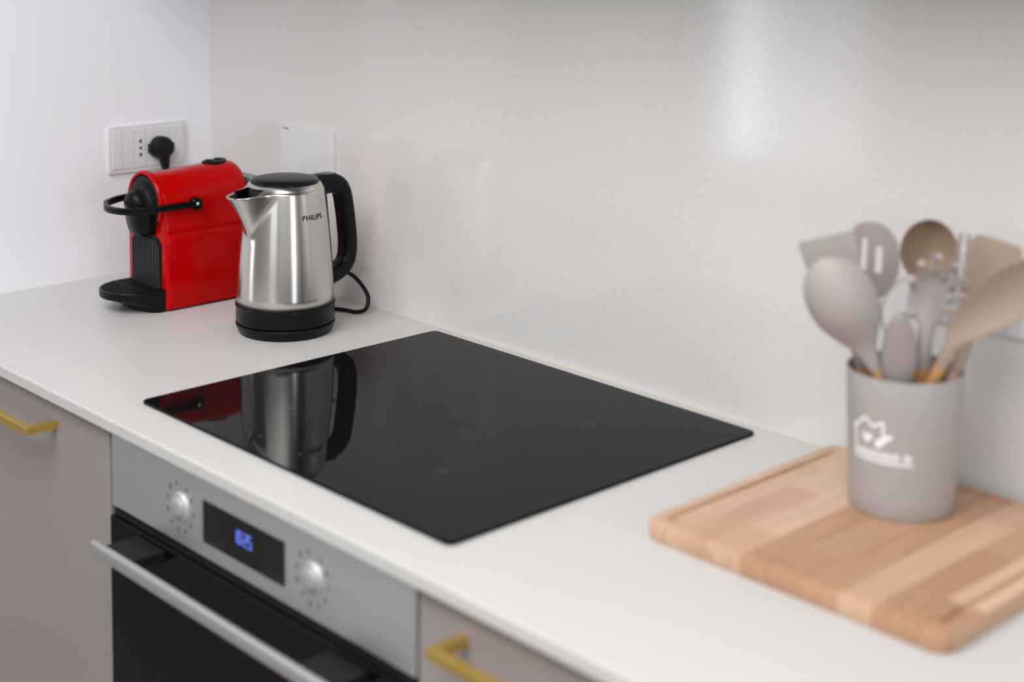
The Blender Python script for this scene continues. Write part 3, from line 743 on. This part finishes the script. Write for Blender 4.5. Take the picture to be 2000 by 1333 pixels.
# blade built as an outline with two slots
def slotted(t, material):
    out = [(0.0050, 0.046), (0.0100, 0.050), (0.0185, 0.060), (0.0245, 0.074), (0.0262, 0.090), (0.0235, 0.108), (0.0160, 0.121), (0.0050, 0.1285), (-0.0070, 0.1295), (-0.0170, 0.1265), (-0.0235, 0.1215), (-0.0228, 0.1130), (-0.0205, 0.105), (-0.0195, 0.085), (-0.0165, 0.072), (-0.0110, 0.058), (-0.0050, 0.048)]
    slots = [(-0.0108, 0.078, 0.1120), (0.0045, 0.076, 0.1040)]
    bm = bmesh.new(); nx, nz = 54, 90; x0, x1, z0, z1 = -0.027, 0.027, 0.042, 0.132
    def inside(x, z, P=out):
        c = False
        for i in range(len(P)):
            (xa, za), (xb, zb) = P[i-1], P[i]
            if (za > z) != (zb > z) and x < (xb-xa)*(z-za)/(zb-za)+xa: c = not c
        return c
    G = {}
    def V(i, j):
        if (i, j) not in G:
            x = x0+(x1-x0)*i/nx; z = z0+(z1-z0)*j/nz
            G[(i, j)] = bm.verts.new((x, -0.0030 + 0.0022*(x/0.026)**2*2, z))
        return G[(i, j)]
    for i in range(nx):
        for j in range(nz):
            x = x0+(x1-x0)*(i+0.5)/nx; z = z0+(z1-z0)*(j+0.5)/nz
            if not inside(x, z): continue
            if any(abs(x-sx) < 0.0031 and za < z < zb for sx, za, zb in slots): continue
            bm.faces.new((V(i, j), V(i+1, j), V(i+1, j+1), V(i, j+1)))
    o = link('blade', bm, material, t); solidify(o, 0.0030, 0)
    md = o.modifiers.new('smooth', 'SMOOTH'); md.iterations = 3; md.factor = 0.5
    head(t, [(0, 0.0066, 0.006, 0, 0), (0.01, 0.0066, 0.006, 0, 0), (0.034, 0.0058, 0.0045, 0, 0), (0.050, 0.0085, 0.003, 0, -0.001), (0.060, 0.0100, 0.0016, 0, -0.001)], material, name='neck')
slotted(t, 'silicone_dark')
# 4 deep spoon, hollow side to the room
t, L = utensil('deep_spoon', 'tallest deep spoon, its hollow bowl facing out, shade painted in as brown', 'spoon', (0.0164, -0.026, 0.1610), (0.0212, -0.051, 0.3155), twist=0.05)
head(t, oval(0.085, 0.153, 0.0300, 0.0018, 0.022, n_=18), 'silicone_shaded')
# 5 pasta server with prongs
t, L = utensil('pasta_server', 'pasta server with finger-like prongs in front of the deep spoon', 'pasta server', (0.0175, 0.012, 0.1700), (0.0249, 0.020, 0.2930), twist=0.25)
hd5 = head(t, [(0, 0.0066, 0.006, 0, 0), (0.012, 0.0066, 0.0055, 0, 0), (0.040, 0.0075, 0.004, 0, 0), (0.052, 0.0125, 0.003, 0.001, 0), (0.064, 0.0180, 0.0025, 0.004, 0), (0.078, 0.0210, 0.0025, 0.007, 0), (0.092, 0.0200, 0.0025, 0.007, 0), (0.100, 0.0160, 0.0022, 0.005, 0), (0.104, 0.010, 0.0018, 0.002, 0)], 'silicone')
for k, (x, z, dx, dz) in enumerate(((-0.019, 0.086, -0.006, 0.013), (-0.012, 0.098, -0.005, 0.018), (0.000, 0.104, 0.0, 0.020), (0.012, 0.099, 0.006, 0.017), (0.019, 0.089, 0.010, 0.012), (0.0205, 0.077, 0.012, 0.006), (0.018, 0.066, 0.012, 0.000))):
    link('prong', tube(catmull([(x*0.9, 0.001, z-0.002), (x+dx*0.5, -0.006, z+dz*0.6), (x+dx, -0.016, z+dz)], 5), 0.0032, n=10, scale=None), 'silicone', t)
hole = link('draining_hole', lathe([(0.0038, 0.0030), (0.0038, 0.0038), (0.0003, 0.0039)], 20, 'y', (-0.004, 0.0075, 0.072)), 'silicone_dark', hd5)
# 6 low oval spatula spoon
t, L = utensil('spoon', 'small smooth oval spoon low at the front of the cup', 'spoon', (-0.0070, 0.036, 0.1400), (-0.0065, 0.052, 0.2360))
head(t, oval(0.006, 0.0950, 0.0178, 0.0026, -0.004, n_=16), 'silicone_dark')
# 7 wide turner on the right, at the back
t, L = utensil('turner', 'wide tan turner at the back right of the cup', 'turner', (0.0505, -0.002, 0.1640), (0.0875, -0.012, 0.3000), twist=0.1, wood='handle_wood_pale')
head(t, [(0, 0.0066, 0.006, 0, 0), (0.01, 0.0066, 0.006, 0, 0), (0.045, 0.0060, 0.004, 0, 0), (0.062, 0.0130, 0.003, 0.001, 0), (0.080, 0.0215, 0.002, 0.002, 0), (0.105, 0.0250, 0.0018, 0.002, 0), (0.130, 0.0275, 0.0016, 0.002, 0), (0.139, 0.0260, 0.0014, 0.002, 0), (0.1435, 0.0215, 0.0008, 0.002, 0)], 'silicone_tan')
# 8 big spoon, its neck bending over to the right
def bend(o, z0, k, amax):
    for v in o.data.vertices:
        x, y, z = v.co
        if z > z0:
            a = min(amax, (z-z0)*k); R_ = 1/k; za = (z-z0) - a/k
            v.co = (R_ - (R_-x)*math.cos(a) + za*math.sin(a), y, z0 + (R_-x)*math.sin(a) + za*math.cos(a))
t, L = utensil('serving_spoon', 'large serving spoon bending furthest right out of the cup', 'spoon', (0.0345, 0.030, 0.1790), (0.0560, 0.044, 0.2340), twist=0.0)
h8 = head(t, [(0, 0.0068, 0.0062, 0, 0), (0.010, 0.0066, 0.0060, 0, 0), (0.026, 0.0066, 0.0050, 0, 0), (0.036, 0.0100, 0.0032, 0.002, 0), (0.046, 0.0150, 0.0026, 0.005, 0), (0.060, 0.0195, 0.0024, 0.008, 0), (0.080, 0.0240, 0.0022, 0.011, 0), (0.100, 0.0265, 0.0022, 0.012, 0), (0.122, 0.0270, 0.0022, 0.011, 0), (0.142, 0.0235, 0.0022, 0.008, 0), (0.154, 0.0160, 0.0020, 0.004, 0), (0.160, 0.0060, 0.0015, 0.001, 0)], 'silicone_tan')
bend(h8, 0.022, 9.0, math.radians(27))
# 10 tongs at the back
t = thing('tongs', 'steel tongs standing upright behind the pasta server', 'tongs', tuple(W(0.0350, -0.0300, 0.0300)), mat3=Matrix((RV, -FV, Vector((0, 0, 1)))).transposed() @ Matrix.Rotation(0.072, 3, 'Y') @ Matrix.Rotation(0.03, 3, 'X'))
for s_ in (1, -1):
    ar = link('arm', loft([[(s_*(off)+a, b_, z) for a, b_ in rrect(0.0022, w_, 0.0008, 2)] for z, off, w_ in ((0.0, 0.0020, 0.010), (0.08, 0.0042, 0.013), (0.16, 0.0062, 0.014), (0.235, 0.0055, 0.012))]), 'steel_plain', t)
    link('tip', loft([[(s_*off+a, b_, z) for a, b_ in rrect(th, w_, 0.0012, 3)] for z, off, w_, th in ((0.232, 0.0056, 0.014, 0.004), (0.250, 0.0052, 0.020, 0.0045), (0.268, 0.0044, 0.018, 0.004), (0.275, 0.0034, 0.010, 0.003))]), 'silicone_dark', ar)
# 11 whisk with pale wires, low in the middle
t, L = utensil('whisk', 'pale wire whisk between slotted turner and pasta server', 'whisk', (-0.0010, -0.008, 0.1629), (0.0020, -0.010, 0.2560))
for k in range(2):
    a = PI*k/2
    pts = catmull([(0.003*math.cos(a), 0.003*math.sin(a), 0.0), (0.020*math.cos(a), 0.020*math.sin(a), 0.030), (0.0270*math.cos(a), 0.0270*math.sin(a), 0.058), (0.017*math.cos(a), 0.017*math.sin(a), 0.084), (0, 0, 0.094), (-0.017*math.cos(a), -0.017*math.sin(a), 0.084), (-0.0270*math.cos(a), -0.0270*math.sin(a), 0.058), (-0.020*math.cos(a), -0.020*math.sin(a), 0.030), (-0.003*math.cos(a), -0.003*math.sin(a), 0.0)], 6)
    link('wire', tube(pts, 0.0012, n=8, upv=(math.sin(a), -math.cos(a), 0.01)), 'cup_taupe', t)
